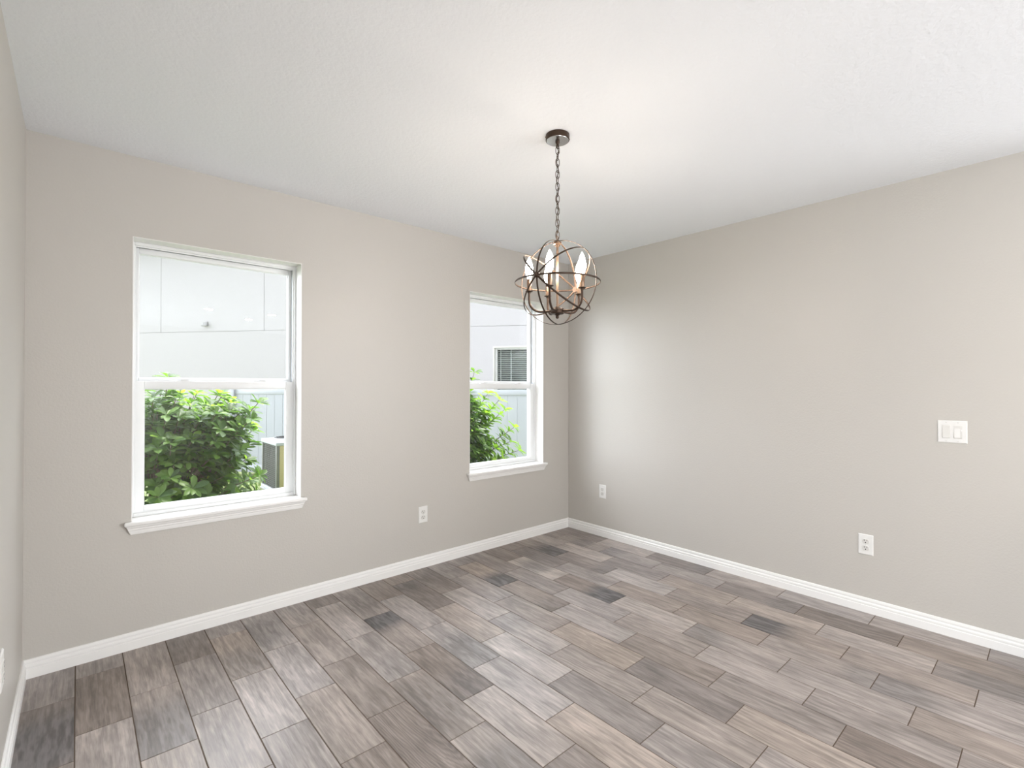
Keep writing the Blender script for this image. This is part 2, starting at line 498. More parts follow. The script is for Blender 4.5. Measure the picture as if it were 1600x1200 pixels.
# windows: vinyl single-hung units in drywall returns, with stool and apron
def frame_ring(bm, x0, x1, z0, z1, y0, y1, wl, wr, wt, wb, bev=.002):
    box(bm, (x0, y0, z0), (x0 + wl, y1, z1), bev); box(bm, (x1 - wr, y0, z0), (x1, y1, z1), bev)
    box(bm, (x0 + wl, y0, z1 - wt), (x1 - wr, y1, z1), bev); box(bm, (x0 + wl, y0, z0), (x1 - wr, y1, z0 + wb), bev)
def window(name, x0, x1):
    z0, z1 = WZ0, WZ1
    t = thing(name, None, None, ((x0 + x1) / 2, .1, z0), kind='structure')
    zm = 1.325                                           # top of lower sash
    bm = bmesh.new()                                     # painted returns of the opening
    e = .003
    box(bm, (x0, -.001, z0), (x0 + e, .095, z1)); box(bm, (x1 - e, -.001, z0), (x1, .095, z1)); box(bm, (x0 + e, -.001, z1 - e), (x1 - e, .095, z1))
    obj('window_return', bm, 'trim', t, smooth=False)
    bm = bmesh.new()
    frame_ring(bm, x0 + e, x1 - e, z0, z1 - e, .092, .195, .012, .012, .016, .018)
    frame_ring(bm, x0 + e + .012, x1 - e - .012, z0 + .018, z1 - e - .016, .100, .104, .006, .006, .008, .004, .001)
    obj('window_frame', bm, 'vinyl', t)
    bm = bmesh.new()                                     # balance tracks beside the sashes
    for s, xx in ((1, x0 + e + .012), (-1, x1 - e - .012)):
        a, b_ = sorted((xx, xx + s * .004))
        box(bm, (a, .106, z0 + .02), (b_, .150, z1 - .02))
    obj('sash_track', bm, 'track', t, smooth=False)
    # upper sash sits outside the lower one
    ux0, ux1, uz0, uz1 = x0 + .018, x1 - .018, zm - .035, z1 - .022
    bm = bmesh.new(); frame_ring(bm, ux0, ux1, uz0, uz1, .136, .168, .018, .018, .028, .052, .003)
    us = obj('upper_sash', bm, 'vinyl', t)
    bm = bmesh.new(); frame_ring(bm, ux0 + .016, ux1 - .016, uz0 + .050, uz1 - .026, .146, .158, .005, .005, .005, .005, .001)
    obj('glazing_bead', bm, 'vinyl', us)
    bm = bmesh.new(); box(bm, (ux0 + .015, .150, uz0 + .05), (ux1 - .015, .153, uz1 - .026))
    obj('upper_pane', bm, 'glass', us, smooth=False)
    lx0, lx1, lz0, lz1 = x0 + .0175, x1 - .0175, z0 + .021, zm
    bm = bmesh.new(); frame_ring(bm, lx0, lx1, lz0, lz1, .102, .132, .040, .040, .042, .026, .003)
    ls = obj('lower_sash', bm, 'vinyl', t)
    bm = bmesh.new(); frame_ring(bm, lx0 + .038, lx1 - .038, lz0 + .024, lz1 - .040, .110, .124, .005, .005, .005, .005, .001)
    obj('glazing_bead', bm, 'vinyl', ls)
    bm = bmesh.new(); box(bm, (lx0 + .035, .115, lz0 + .022), (lx1 - .035, .118, lz1 - .036))
    obj('lower_pane', bm, 'glass', ls, smooth=False)
    for fx in (.27, .77):                                # cam locks on the meeting rail
        cx = lx0 + (lx1 - lx0) * fx
        bm = bmesh.new()
        box(bm, (cx - .032, .108, lz1 - .001), (cx + .032, .128, lz1 + .006), .002)
        lathe(bm, [(.012, 0), (.012, .006), (.008, .009), (0, .010)], (cx, .118, lz1 + .005), 16)
        box(bm, (cx - .006, .104, lz1 + .006), (cx + .026, .112, lz1 + .012), .002)
        obj('sash_lock', bm, 'vinyl', ls)
    # stool board with horns and moulded apron below
    bm = bmesh.new()
    y_f, h = -.034, .028
    box(bm, (x0 - h, y_f, z0 - .019), (x1 + h, 0.0, z0), .006, seg=3)
    box(bm, (x0 + .0005, -.004, z0 - .019), (x1 - .0005, .094, z0), .0)
    obj('window_stool', bm, 'trim', t)
    bm = bmesh.new()
    zt = z0 - .019
    prof = [(0, 0, -.010), (-.024, 0, -.010), (-.023, -.006, -.009), (-.019, -.013, -.005), (-.0175, -.014, -.004), (-.0175, -.021, -.003), (-.014, -.024, -.001), (-.0125, -.036, .004), (-.010, -.044, .008), (0, -.045, .008)]
    loft(bm, [[(x0 - .010 + m_, y, zt + dz) for y, dz, m_ in prof], [(x1 + .010 - m_, y, zt + dz) for y, dz, m_ in prof]])
    obj('window_apron', bm, 'trim', t, angle=20)
    return t
window('window_1', *W1)
window('window_2', *W2)

# unseen overhang above the window wall, added to keep sun out of the room
bm = bmesh.new()
box(bm, (XL - 1, .2, 2.50), (1.2, .42, 2.53)); box(bm, (XL - 1, .40, 2.50), (1.2, .44, 2.70))
struct('trim_sun_blocker', bm, 'soffit', smooth=False)

# unseen wall above the windows, added to shade the house next door and fence
bm = bmesh.new(); box(bm, (XL - 1, .05, 2.70), (3.6, .2, 5.4)); box(bm, (XL - 1.4, -.3, 5.4), (4.0, .6, 5.5))
struct('wall_light_blocker', bm, 'stucco', smooth=False)

# ------------------------------------------------------------------ outside ground, fence, neighbour house
bm = bmesh.new()
box(bm, (-14, .2, ZG - .1), (12, 22, ZG))
struct('lawn_ground', bm, 'lawn', smooth=False)
bm = bmesh.new()
box(bm, (-14, -20, ZG - .1), (12, .2, ZG - .001))
struct('patio_ground', bm, 'paver', smooth=False)

rnd = random.Random(5)
bm = bmesh.new()
for i in range(9000):
    x = rnd.uniform(-3.6, 0.6); y = rnd.uniform(2.0, 8.0)
    if (x + 1.308) * .79 + (y - 6.971) * .613 > -.05: continue
    if -1.32 < x < -.40 and 4.45 < y < 5.4: continue
    h = rnd.uniform(.035, .085); a = rnd.uniform(0, 2 * PI); wd = rnd.uniform(.004, .008); ln = rnd.uniform(0, .04); b_ = rnd.uniform(0, 2 * PI)
    dx, dy = math.cos(a) * wd, math.sin(a) * wd
    v = [bm.verts.new((x - dx, y - dy, ZG)), bm.verts.new((x + dx, y + dy, ZG)), bm.verts.new((x + math.cos(b_) * ln, y + math.sin(b_) * ln, ZG + h))]
    bm.faces.new(v)
o = obj('grass', bm, 'grass', smooth=False)
tag(o, 'sunlit green grass growing outside along the fence', 'grass', kind='stuff')

def frame_matrix(p, tx, ty):
    tx, ty = Vector((*tx, 0)).normalized(), Vector((*ty, 0)).normalized()
    return Matrix(((tx.x, ty.x, 0, p[0]), (tx.y, ty.y, 0, p[1]), (0, 0, 1, p[2]), (0, 0, 0, 1)))

# fence: local x along it, local y away from the camera
FX = Vector((.6131, -.7900))
FM = frame_matrix((-1.308, 6.971, ZG), FX, (.79, .6131))
ft = thing('vinyl_fence', 'white vinyl privacy fence standing outside beyond the shrubs and lawn', 'fence', FM.translation)
FT = 1.248 - ZG
post_x = [0.0, 2.2, 4.4, 6.6]
for px in post_x:
    bm = bmesh.new()
    box(bm, (px - .055, -.055, 0), (px + .055, .055, FT + .03), .004, FM)
    lathe(bm, [(.085, 0), (.085, .012), (0, .055)], FM @ Vector((px, 0, FT + .03)), 4, Matrix.Rotation(math.atan2(FX.y, FX.x) + PI / 4, 4, 'Z'))
    obj('fence_post', bm, 'pvc', ft)
for a, b_ in zip(post_x, post_x[1:]):
    bm = bmesh.new()
    x = a + .055
    n = 13
    wv_ = (b_ - a - .11) / n
    for i in range(n):
        box(bm, (x + wv_ * i + .0015, -.011, .10), (x + wv_ * (i + 1) - .0015, .011, FT - .05), .003, FM, 1)
    box(bm, (x, -.007, .12), (b_ - .055, .007, FT - .06), 0, FM)
    obj('fence_panel', bm, 'pvc', ft)
    bm = bmesh.new(); box(bm, (a + .05, -.022, FT - .09), (b_ - .05, .022, FT), .004, FM); obj('fence_rail', bm, 'pvc', ft)
    bm = bmesh.new(); box(bm, (a + .05, -.022, .05), (b_ - .05, .022, .19), .004, FM); obj('fence_rail', bm, 'pvc', ft)

# neighbouring house: local x along its wall, local y into the house
HX = Vector((.6252, -.7805))
HM = frame_matrix((-2.242, 12.896, 0), HX, (.7805, .6252))
ht = thing('house', 'white stucco house next door, seen through both windows', 'house', (-2.242, 12.896, ZG))
S0, S1, HT = -6.0, 12.4, 5.0
J = .006
wx0, wx1, wz0, wz1 = 9.415, 10.50, .95, 2.22           # opening with trim
bm = bmesh.new()
box(bm, (S0, 0, ZG), (wx0, .2, 2.68 - J), 0, HM); box(bm, (wx1, 0, ZG), (S1, .2, 2.68 - J), 0, HM)
box(bm, (wx0, 0, ZG), (wx1, .2, wz0), 0, HM); box(bm, (wx0, 0, wz1), (wx1, .2, 2.68 - J), 0, HM)
js = [S0, -2.29, .663, 3.62, 12.0, S1]
for a, b_ in zip(js, js[1:]):
    box(bm, (a + J, 0, 2.68 + J), (b_ - J, .2, HT), 0, HM)
for lo, hi in (((S0, .2, ZG), (S0 + .2, 7, HT)), ((S1 - .2, .2, ZG), (S1, 7, HT)), ((S0, 6.8, ZG), (S1, 7, HT))):
    box(bm, lo, hi, 0, HM)
obj('wall', bm, 'stucco', ht, smooth=False)
bm = bmesh.new()
box(bm, (S0 + .05, .008, 2.60), (S1 - .05, .19, 2.75), 0, HM)
for s in js[1:-1]: box(bm, (s - .03, .008, 2.65), (s + .03, .19, HT - .01), 0, HM)
obj('wall_joint', bm, 'joint', ht, smooth=False)
bm = bmesh.new()
ov = .45
pts = [(S0 - ov, -ov, HT), (S1 + ov, -ov, HT), (S1 + ov, 7 + ov, HT), (S0 - ov, 7 + ov, HT)]
lo_ = [bm.verts.new(HM @ Vector(p)) for p in pts]
mid = [bm.verts.new(HM @ Vector((p[0], p[1], HT + .18))) for p in pts]
r0, r1 = bm.verts.new(HM @ Vector((S0 + 3.2, 3.5, HT + 1.1))), bm.verts.new(HM @ Vector((S1 - 3.2, 3.5, HT + 1.1)))
bm.faces.new(lo_)
for i in range(4): bm.faces.new((lo_[i], lo_[(i + 1) % 4], mid[(i + 1) % 4], mid[i]))
bm.faces.new((mid[0], mid[1], r1, r0)); bm.faces.new((mid[1], mid[2], r1)); bm.faces.new((mid[2], mid[3], r0, r1)); bm.faces.new((mid[3], mid[0], r0))
obj('roof', bm, 'roof', ht, smooth=False)
bm = bmesh.new()                                        # small hooded vent on the wall
box(bm, (1.92, -.03, 2.83), (2.04, .002, 2.93), .006, HM)
box(bm, (1.90, -.07, 2.82), (2.06, -.02, 2.85), .006, HM)
obj('wall_vent', bm, 'joint', ht)
bm = bmesh.new(); box(bm, (wx0 + .001, -.012, wz1 - .045), (wx1 - .001, .15, wz1 - .001), .003, HM); box(bm, (wx0 + .001, -.02, wz0 + .001), (wx1 - .001, .15, wz0 + .05), .003, HM)
box(bm, (wx0 + .001, -.012, wz0 + .05), (wx0 + .035, .15, wz1 - .045), .003, HM); box(bm, (wx1 - .035, -.012, wz0 + .05), (wx1 - .001, .15, wz1 - .045), .003, HM)
hw = obj('window', bm, 'house_trim', ht)
bm = bmesh.new()
ax0, ax1, az0, az1 = wx0 + .035, wx1 - .035, wz0 + .05, wz1 - .045
for lo, hi in (((ax0, .03, az0), (ax0 + .055, .12, az1)), ((ax1 - .055, .03, az0), (ax1, .12, az1)), ((ax0 + .055, .03, az1 - .035), (ax1 - .055, .12, az1)), ((ax0 + .055, .03, az0), (ax1 - .055, .12, az0 + .05))):
    box(bm, lo, hi, .003, HM)
obj('window_frame', bm, 'house_frame', hw)
bm = bmesh.new(); box(bm, (ax0 + .05, .07, az0 + .04), (ax1 - .05, .074, az1 - .03), 0, HM); obj('pane', bm, 'glass', hw, smooth=False)
bm = bmesh.new()
z = az0 + .05
while z < az1 - .04:
    mm = HM @ Matrix.Translation((0, .16, z)) @ Matrix.Rotation(R(-28), 4, 'X')
    box(bm, (ax0 + .02, -.025, -.0015), (ax1 - .02, .025, .0015), 0, mm)
    z += .046
for s in (ax0 + .12, ax0 + .36, ax1 - .12): box(bm, (s - .008, .128, az0 + .04), (s + .008, .131, az1), 0, HM)
obj('blind', bm, 'blind', hw, smooth=False)
bm = bmesh.new(); box(bm, (ax0 - .02, .5, az0 - .2), (ax1 + .02, .55, az1 + .2), 0, HM); box(bm, (ax0 - .03, .2, az0 - .2), (ax0 - .01, .5, az1 + .2), 0, HM); box(bm, (ax1 + .01, .2, az0 - .2), (ax1 + .03, .5, az1 + .2), 0, HM)
obj('dark_interior', bm, 'dark_room', hw, smooth=False)

# air conditioner on a pad
AX, AY, AS = -1.257, 4.526, 0.76
at = thing('air_conditioner', 'grey outdoor air conditioner unit on a pad between shrub and fence', 'air conditioner', (AX + AS / 2, AY + AS / 2, ZG))
bm = bmesh.new(); box(bm, (AX - .01, AY - .01, ZG), (AX + AS + .06, AY + AS + .06, ZG + .03), .01); obj('pad', bm, 'concrete', at)
zb, zt_ = ZG + .03, .455
bm = bmesh.new(); box(bm, (AX + .03, AY + .03, zb + .02), (AX + AS - .03, AY + AS - .03, zt_ - .01)); obj('coil', bm, 'ac_coil', at, smooth=False)
bm = bmesh.new(); box(bm, (AX - .005, AY - .005, zb), (AX + AS + .005, AY + AS + .005, zb + .05), .006); obj('base_pan', bm, 'ac_top', at)
bm = bmesh.new()
def grille(fx):                                          # fx maps (s along face, z, depth) to a point
    n, rows = 11, 22
    for i in range(n + 1):
        s = .045 + (AS - .09) * i / n
        tube(bm, [fx(s, zb + .05, .012), fx(s, zt_, .012)], .0050, 6)
    for j in range(rows + 1):
        z = zb + .06 + (zt_ - zb - .08) * j / rows
        tube(bm, [fx(.02, z, .018), fx(AS - .02, z, .018)], .0050, 6)
grille(lambda s, z, d: (AX + d, AY + s, z))
grille(lambda s, z, d: (AX + AS - d, AY + s, z))
grille(lambda s, z, d: (AX + s, AY + AS - d, z))
obj('grille', bm, 'ac_grille', at)
for cx, cy in ((AX, AY), (AX, AY + AS), (AX + AS, AY), (AX + AS, AY + AS)):
    sx = 1 if cx == AX else -1; sy = 1 if cy == AY else -1
    bm = bmesh.new(); x0_, x1_ = sorted((cx, cx + sx * .045)); y0_, y1_ = sorted((cy, cy + sy * .045))
    box(bm, (x0_, y0_, zb + .04), (x1_, y1_, zt_), .006); obj('corner_post', bm, 'ac_grille', at)
bm = bmesh.new(); box(bm, (AX + .045, AY, zb + .05), (AX + AS - .045, AY + .025, zt_), .004)
p_ = obj('access_panel', bm, 'ac_panel', at); p_['label'] = 'beige access panel with sunlit yellow in its colour'
bm = bmesh.new()
box(bm, (AX - .012, AY - .012, zt_ - .03), (AX + AS + .012, AY + AS + .012, zt_ + .03), .018, seg=3)
tc_ = (AX + AS / 2, AY + AS / 2, zt_ + .03)
lathe(bm, [(.33, -.002), (.33, .012), (.315, .024), (.30, .026), (.295, .012), (.295, -.002)], tc_, 40)
top = obj('top_cover', bm, 'ac_top', at)
bm = bmesh.new()
for r_ in (.05, .10, .15, .20, .25, .29):
    tube(bm, [(tc_[0] + r_ * math.cos(q * PI / 16), tc_[1] + r_ * math.sin(q * PI / 16), tc_[2] + .024) for q in range(32)], .003, 5, True)
for q in range(8):
    a_ = q * PI / 4
    tube(bm, [(tc_[0], tc_[1], tc_[2] + .020), (tc_[0] + .305 * math.cos(a_), tc_[1] + .305 * math.sin(a_), tc_[2] + .020)], .003, 5)
lathe(bm, [(.29, 0), (.29, .003), (0, .003)], (tc_[0], tc_[1], tc_[2]), 32)
obj('fan_guard', bm, 'ac_coil', at)

# shrubs: woody stems carrying whorls of obovate leaves
def leaf(bm, tl, base, d, up, ln, wd, curl, tint):
    d = d.normalized(); s = d.cross(up)
    s = s.normalized() if s.length > 1e-4 else d.orthogonal().normalized()
    nrm = s.cross(d)
    rows = []
    for t, wf in ((0, .10), (.22, .55), (.45, .92), (.68, 1.0), (.87, .66), (1, .06)):
        c_ = base + d * (ln * t * (1 - .12 * curl * t)) - nrm * (curl * ln * .5 * t * t)
        hw_ = wd * .5 * wf
        rows.append([bm.verts.new(c_ - s * hw_ + nrm * hw_ * .35), bm.verts.new(c_), bm.verts.new(c_ + s * hw_ + nrm * hw_ * .35)])
    for a, b_ in zip(rows, rows[1:]):
        for j in (0, 1):
            f = bm.faces.new((a[j], a[j + 1], b_[j + 1], b_[j]))
            f.smooth = True
            for lp in f.loops: lp[tl] = (tint, tint, tint, 1)
def shrub(name, label, base, lobes, sprigs, n, seed, leaf_len, young_or_sunlit):
    rnd = random.Random(seed)
    t = thing(name, label, 'shrub', base, group=None)
    bl, bs = bmesh.new(), bmesh.new()
    tl = bl.loops.layers.float_color.new('tint')
    B = Vector(base)
    tips = []
    for i in range(n):
        c_, rr = lobes[rnd.choices(range(len(lobes)), [l[2] for l in lobes])[0]][:2]
        while True:
            v = Vector((rnd.uniform(-1, 1), rnd.uniform(-1, 1), rnd.uniform(-1, 1)))
            if .25 < v.length < 1: break
        v = v.normalized() * (v.length ** .45)
        tips.append((Vector(c_) + Vector((v.x * rr[0], v.y * rr[1], v.z * rr[2])), v, False))
    for s_ in sprigs: tips.append((Vector(s_), (Vector(s_) - Vector(lobes[0][0])).normalized(), True))
    for P, out_, sp in tips:
        if P.z < ZG + .05: continue
        if P.y < .30: P.y = .30 + rnd.uniform(0, .1)
        # twig from an inner point of the bush to the tip
        q = Vector(lobes[0][0]); q.z = min(P.z - .05, q.z)
        inner = P.lerp(q, .45 if not sp else .40) + Vector((0, 0, -.10))
        tw = [inner, inner.lerp(P, .5) + Vector((rnd.uniform(-.02, .02), rnd.uniform(-.02, .02), .02)), P]
        tube(bs, tw, [.005, .004, .0025], 5)
        ax = (P - tw[1]).normalized() + Vector((0, 0, .5)); ax.normalize()
        whorls = [(P, rnd.randint(7, 10), 1.0)]
        whorls.append((tw[1].lerp(P, .6), rnd.randint(5, 7), .95)); whorls.append((tw[1].lerp(P, .15), rnd.randint(3, 6), 1.0))
        if sp: whorls += [(tw[1].lerp(P, .35), 6, .95), (tw[1], 6, .95), (inner.lerp(tw[1], .7), 6, 1.0), (inner.lerp(tw[1], .35), 6, 1.0)]
        for c_, m_, sc_ in whorls:
            ph = rnd.uniform(0, 2 * PI)
            s = ax.orthogonal().normalized(); k = ax.cross(s)
            for j in range(m_):
                a = ph + 2 * PI * j / m_ + rnd.uniform(-.3, .3)
                rad = s * math.cos(a) + k * math.sin(a)
                d = rad * rnd.uniform(.7, 1.1) + ax * rnd.uniform(.05, .75)
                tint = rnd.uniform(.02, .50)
                if young_or_sunlit(P) > rnd.random(): tint = rnd.uniform(.6, 1.0)  # bright tint: new growth, and painted sunlight on the large shrub
                L_ = leaf_len * rnd.uniform(.65, 1.15) * sc_
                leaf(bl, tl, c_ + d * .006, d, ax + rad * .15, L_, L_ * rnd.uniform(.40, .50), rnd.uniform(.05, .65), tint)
    # main stems
    for i in range(9):
        a = rnd.uniform(0, 2 * PI)
        c0 = Vector(lobes[i % len(lobes)][0])
        e = c0 + Vector((math.cos(a) * .25, math.sin(a) * .22, rnd.uniform(.0, .35)))
        e.y = max(e.y, .45)
        b0 = B + Vector((math.cos(a) * .05, math.sin(a) * .05, -.02))
        tube(bs, [b0, b0.lerp(e, .35) + Vector((math.cos(a) * .06, math.sin(a) * .06, 0)), b0.lerp(e, .7), e], [.016, .013, .010, .006], 7)
    me_o = obj('stem', bs, 'stem', t)
    bmesh.ops.translate(bl, verts=bl.verts, vec=-Vector(base))
    me = bpy.data.meshes.new('foliage'); bl.to_mesh(me); bl.free()
    me.materials.append(M['leaf'])
    f = link('foliage', me); f.parent = t; ORG[f.name] = Vector(base)
    return t
def _at(px, py, d): return Vector((-3.41473, -3.05791, 1.29807)) + (_a + _r2 * ((px - 800) / 763.84) - _u2 * ((py - 600) / 763.84)) * d
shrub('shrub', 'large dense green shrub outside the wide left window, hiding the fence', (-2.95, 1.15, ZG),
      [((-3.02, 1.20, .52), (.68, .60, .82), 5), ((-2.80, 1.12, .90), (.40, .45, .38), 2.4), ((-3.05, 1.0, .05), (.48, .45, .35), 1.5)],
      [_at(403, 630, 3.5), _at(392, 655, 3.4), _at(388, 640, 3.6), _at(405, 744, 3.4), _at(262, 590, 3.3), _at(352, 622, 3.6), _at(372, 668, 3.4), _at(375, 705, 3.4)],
      560, 3, .086, lambda P: .55 if P.z > .95 and P.x > -2.9 and P.y > 1.0 else (.5 if P.z < .1 else .02))  # sunlight painted as yellower leaves at upper right and low down
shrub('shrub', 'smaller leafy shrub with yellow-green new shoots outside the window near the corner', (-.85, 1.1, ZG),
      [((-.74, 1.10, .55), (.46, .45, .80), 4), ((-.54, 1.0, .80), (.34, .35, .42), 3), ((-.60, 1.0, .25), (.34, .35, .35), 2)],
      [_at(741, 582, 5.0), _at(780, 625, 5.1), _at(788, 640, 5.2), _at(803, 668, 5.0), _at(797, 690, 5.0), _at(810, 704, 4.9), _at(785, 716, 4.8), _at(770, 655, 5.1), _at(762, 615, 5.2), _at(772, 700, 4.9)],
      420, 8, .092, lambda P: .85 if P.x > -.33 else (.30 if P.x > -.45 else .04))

# ------------------------------------------------------------------ chandelier
CX, CY = -1.792, -1.538
CZ, RS = 1.770, 0.188
ch = thing('chandelier', 'bronze orb chandelier with five lit candle bulbs hanging on a chain', 'chandelier', (CX, CY, H))
def cc(x=0, y=0, z=0): return (CX + x, CY + y, z)
bm = bmesh.new()
lathe(bm, [(.0535, H), (.0540, H - .003), (.0540, H - .023), (.0525, H - .025), (.0505, H - .0255)], cc(), 48)
cn = obj('canopy', bm, 'bronze', ch)
bm = bmesh.new(); lathe(bm, [(.0505, H - .0256), (.050, H - .0268), (.012, H - .0275), (0, H - .0275)], cc(), 48)
o = obj('canopy_face', bm, 'canopy_face', cn); o['label'] = 'polished underside'
for a in (-.55, 2.59):
    bm = bmesh.new(); sphere(bm, cc(.0545 * math.cos(a), .0545 * math.sin(a), H - .013), .0035, 10); obj('canopy_screw', bm, 'bronze_light', cn)
bm = bmesh.new(); lathe(bm, [(.010, H - .0275), (.010, H - .034), (.006, H - .040), (.006, H - .046), (0, H - .046)], cc(), 20)
tube(bm, [cc(.008 * math.cos(q * PI / 10), 0, H - .052 + .008 * math.sin(q * PI / 10)) for q in range(20)], .0024, 8, True)
obj('canopy_loop', bm, 'bronze', ch)
# chain of oval links between canopy loop and orb
zt0, zb0 = H - .055, 1.972
nl = 15
pitch = (zt0 - zb0) / nl
def link_bm(zc, yaw, half, wid):
    bm = bmesh.new()
    pts = []
    for q in range(24):
        a = 2 * PI * q / 24
        x = wid * math.copysign(abs(math.cos(a)) ** .8, math.cos(a)); z = half * math.copysign(abs(math.sin(a)) ** .9, math.sin(a))
        pts.append(cc(x * math.cos(yaw), x * math.sin(yaw), zc + z))
    tube(bm, pts, .0015, 7, True)
    return bm
for i in range(nl):
    obj('chain_link', link_bm(zt0 - pitch * (i + .5), R(-25) + (PI / 2) * (i % 2), pitch * .5 + .0045, .0088), 'bronze', ch)
bm = bmesh.new()
tube(bm, [cc(.0045 * math.sin(i * .8), .0045 * math.cos(i * .8), zt0 + .01 - (zt0 - zb0 + .02) * i / 40) for i in range(41)], .0022, 7)
obj('cord', bm, 'cord', ch)
bm = bmesh.new()
tube(bm, [cc(.010 * math.cos(q * PI / 10), .004 * math.cos(q * PI / 10), 1.970 + .011 * math.sin(q * PI / 10)) for q in range(20)], .0024, 8, True)
lathe(bm, [(0, 1.962), (.006, 1.962), (.007, 1.956), (.013, 1.955), (.0185, 1.953), (.0185, 1.944), (.012, 1.942), (.012, 1.936), (0, 1.936)], cc(), 28)
obj('orb_cap', bm, 'bronze_light', ch)
bm = bmesh.new(); lathe(bm, [(.0055, 1.94), (.0055, 1.655), (0, 1.655)], cc(), 16)
obj('stem', bm, 'bronze_light', ch)
# five strap rings crossing at two bosses
F = Vector((-.963, -.271, 0)).normalized()
S = Vector((-F.y, F.x, 0))
Zv = Vector((0, 0, 1))
Cc = Vector((CX, CY, CZ))
def ring(name, u_, v_, rad):
    bm = bmesh.new()
    nrm = u_.cross(v_).normalized()
    n = 96
    secs = []
    for i in range(n):
        a = 2 * PI * i / n
        rd = u_ * math.cos(a) + v_ * math.sin(a)
        p = Cc + rd * rad
        w_, th = .0042, .0016
        # lens-shaped strap section: flat, slightly rounded bar
        secs.append([p + nrm * (w_ * math.cos(q * PI / 4)) + rd * (th * math.sin(q * PI / 4)) for q in range(8)])
    rings = [[bm.verts.new(x) for x in s] for s in secs]
    for i in range(n):
        A, B = rings[i], rings[(i + 1) % n]
        for j in range(8): bm.faces.new((A[j], A[(j + 1) % 8], B[(j + 1) % 8], B[j]))
    return obj('orb_ring', bm, 'bronze', ch, angle=60)
ring('equator', F, S, RS + .0045)
ring('meridian', F, Zv, RS)
ring('cross', S, Zv, RS + .0012)
ring('diag', F, (S + Zv).normalized(), RS + .002)
ring('diag', F, (S - Zv).normalized(), RS + .0032)
for s in (1, -1):
    bm = bmesh.new()
    mm = F.to_track_quat('Z', 'Y').to_matrix().to_4x4() if s > 0 else (-F).to_track_quat('Z', 'Y').to_matrix().to_4x4()
    lathe(bm, [(.0125, -.006), (.0135, 0), (.0125, .006), (.007, .009), (.0055, .013), (.003, .015), (0, .0155)], Cc + F * s * RS, 20, mm)
    obj('orb_boss', bm, 'bronze', ch)
# hub and arms
bm = bmesh.new()
lathe(bm, [(0, 1.660), (.009, 1.660), (.010, 1.655), (.028, 1.653), (.031, 1.650), (.031, 1.631), (.028, 1.628), (.012, 1.626), (.010, 1.622), (.006, 1.620), (.0075, 1.616), (.0075, 1.612), (.004, 1.607), (0, 1.606)], cc(), 36)
obj('hub', bm, 'bronze', ch)
to_cam = Vector((-3.41473 - CX, -3.05791 - CY, 0)).normalized()
sid = Vector((-to_cam.y, to_cam.x, 0))                  # right-hand side as seen from the camera
RA = .128
for k in range(5):
    a = R(57 + 72 * k)
    d = to_cam * math.cos(a) + sid * math.sin(a)
    bm = bmesh.new()
    pts = [Vector(cc(0, 0, 1.641)) + d * .026]
    r_c = .052
    for q in range(0, 9):
        th = q / 8 * PI / 2
        pts.append(Vector(cc(0, 0, 1.638 + r_c - r_c * math.cos(th))) + d * (RA - r_c + r_c * math.sin(th)))
    pts.append(Vector(cc(0, 0, 1.726)) + d * RA)
    tube(bm, pts, .0052, 12)
    arm = obj('arm', bm, 'bronze', ch)
    c0 = Vector(cc()) + d * RA
    bm = bmesh.new(); lathe(bm, [(0, 1.722), (.007, 1.722), (.008, 1.727), (.0165, 1.730), (.0175, 1.732), (.0165, 1.733), (.009, 1.732), (0, 1.732)], c0, 24)
    obj('drip_cup', bm, 'bronze', arm)
    bm = bmesh.new(); lathe(bm, [(.0095, 1.731), (.0105, 1.733), (.0105, 1.784), (.0095, 1.787), (.0075, 1.788)], c0, 24)
    obj('candle_sleeve', bm, 'bronze_light', arm)
    bm = bmesh.new()
    lathe(bm, [(.0070, 1.786), (.0078, 1.792), (.0125, 1.802), (.0165, 1.815), (.0178, 1.828), (.0165, 1.843), (.0130, 1.858), (.0085, 1.871), (.0045, 1.880), (.0018, 1.886), (0, 1.888)], c0, 24)
    o = obj('bulb', bm, 'bulb', arm); o['label'] = 'lit candle bulb'

# ------------------------------------------------------------------ wall plates
def wall_mtx(p, side):
    # local x to the right as one faces the wall, local y out of the wall, z up
    if side == 'back': X_, Y_ = Vector((1, 0, 0)), Vector((0, -1, 0))
    elif side == 'right': X_, Y_ = Vector((0, -1, 0)), Vector((-1, 0, 0))
    else: X_, Y_ = Vector((0, 1, 0)), Vector((1, 0, 0))
    return Matrix(((X_.x, Y_.x, 0, p[0]), (X_.y, Y_.y, 0, p[1]), (0, 0, 1, p[2]), (0, 0, 0, 1)))
def plate_bm(mm, w_, h_):
    bm = bmesh.new()
    a, b_ = w_ / 2, h_ / 2
    loft(bm, [[mm @ Vector(q) for q in ((-a, 0, -b_), (a, 0, -b_), (a, 0, b_), (-a, 0, b_))],
              [mm @ Vector(q) for q in ((-a, .0022, -b_), (a, .0022, -b_), (a, .0022, b_), (-a, .0022, b_))],
              [mm @ Vector(q) for q in ((-a + .004, .0055, -b_ + .004), (a - .004, .0055, -b_ + .004), (a - .004, .0055, b_ - .004), (-a + .004, .0055, b_ - .004))]])
    return bm
def screw(mm, x, z, parent):
    bm = bmesh.new(); lathe(bm, [(.0034, 0), (.0034, .0008), (.002, .0014), (0, .0014)], mm @ Vector((x, .0055, z)), 14, (mm.to_3x3() @ Matrix.Rotation(R(-90), 3, 'X')).to_4x4())
    obj('plate_screw', bm, 'screw', parent)
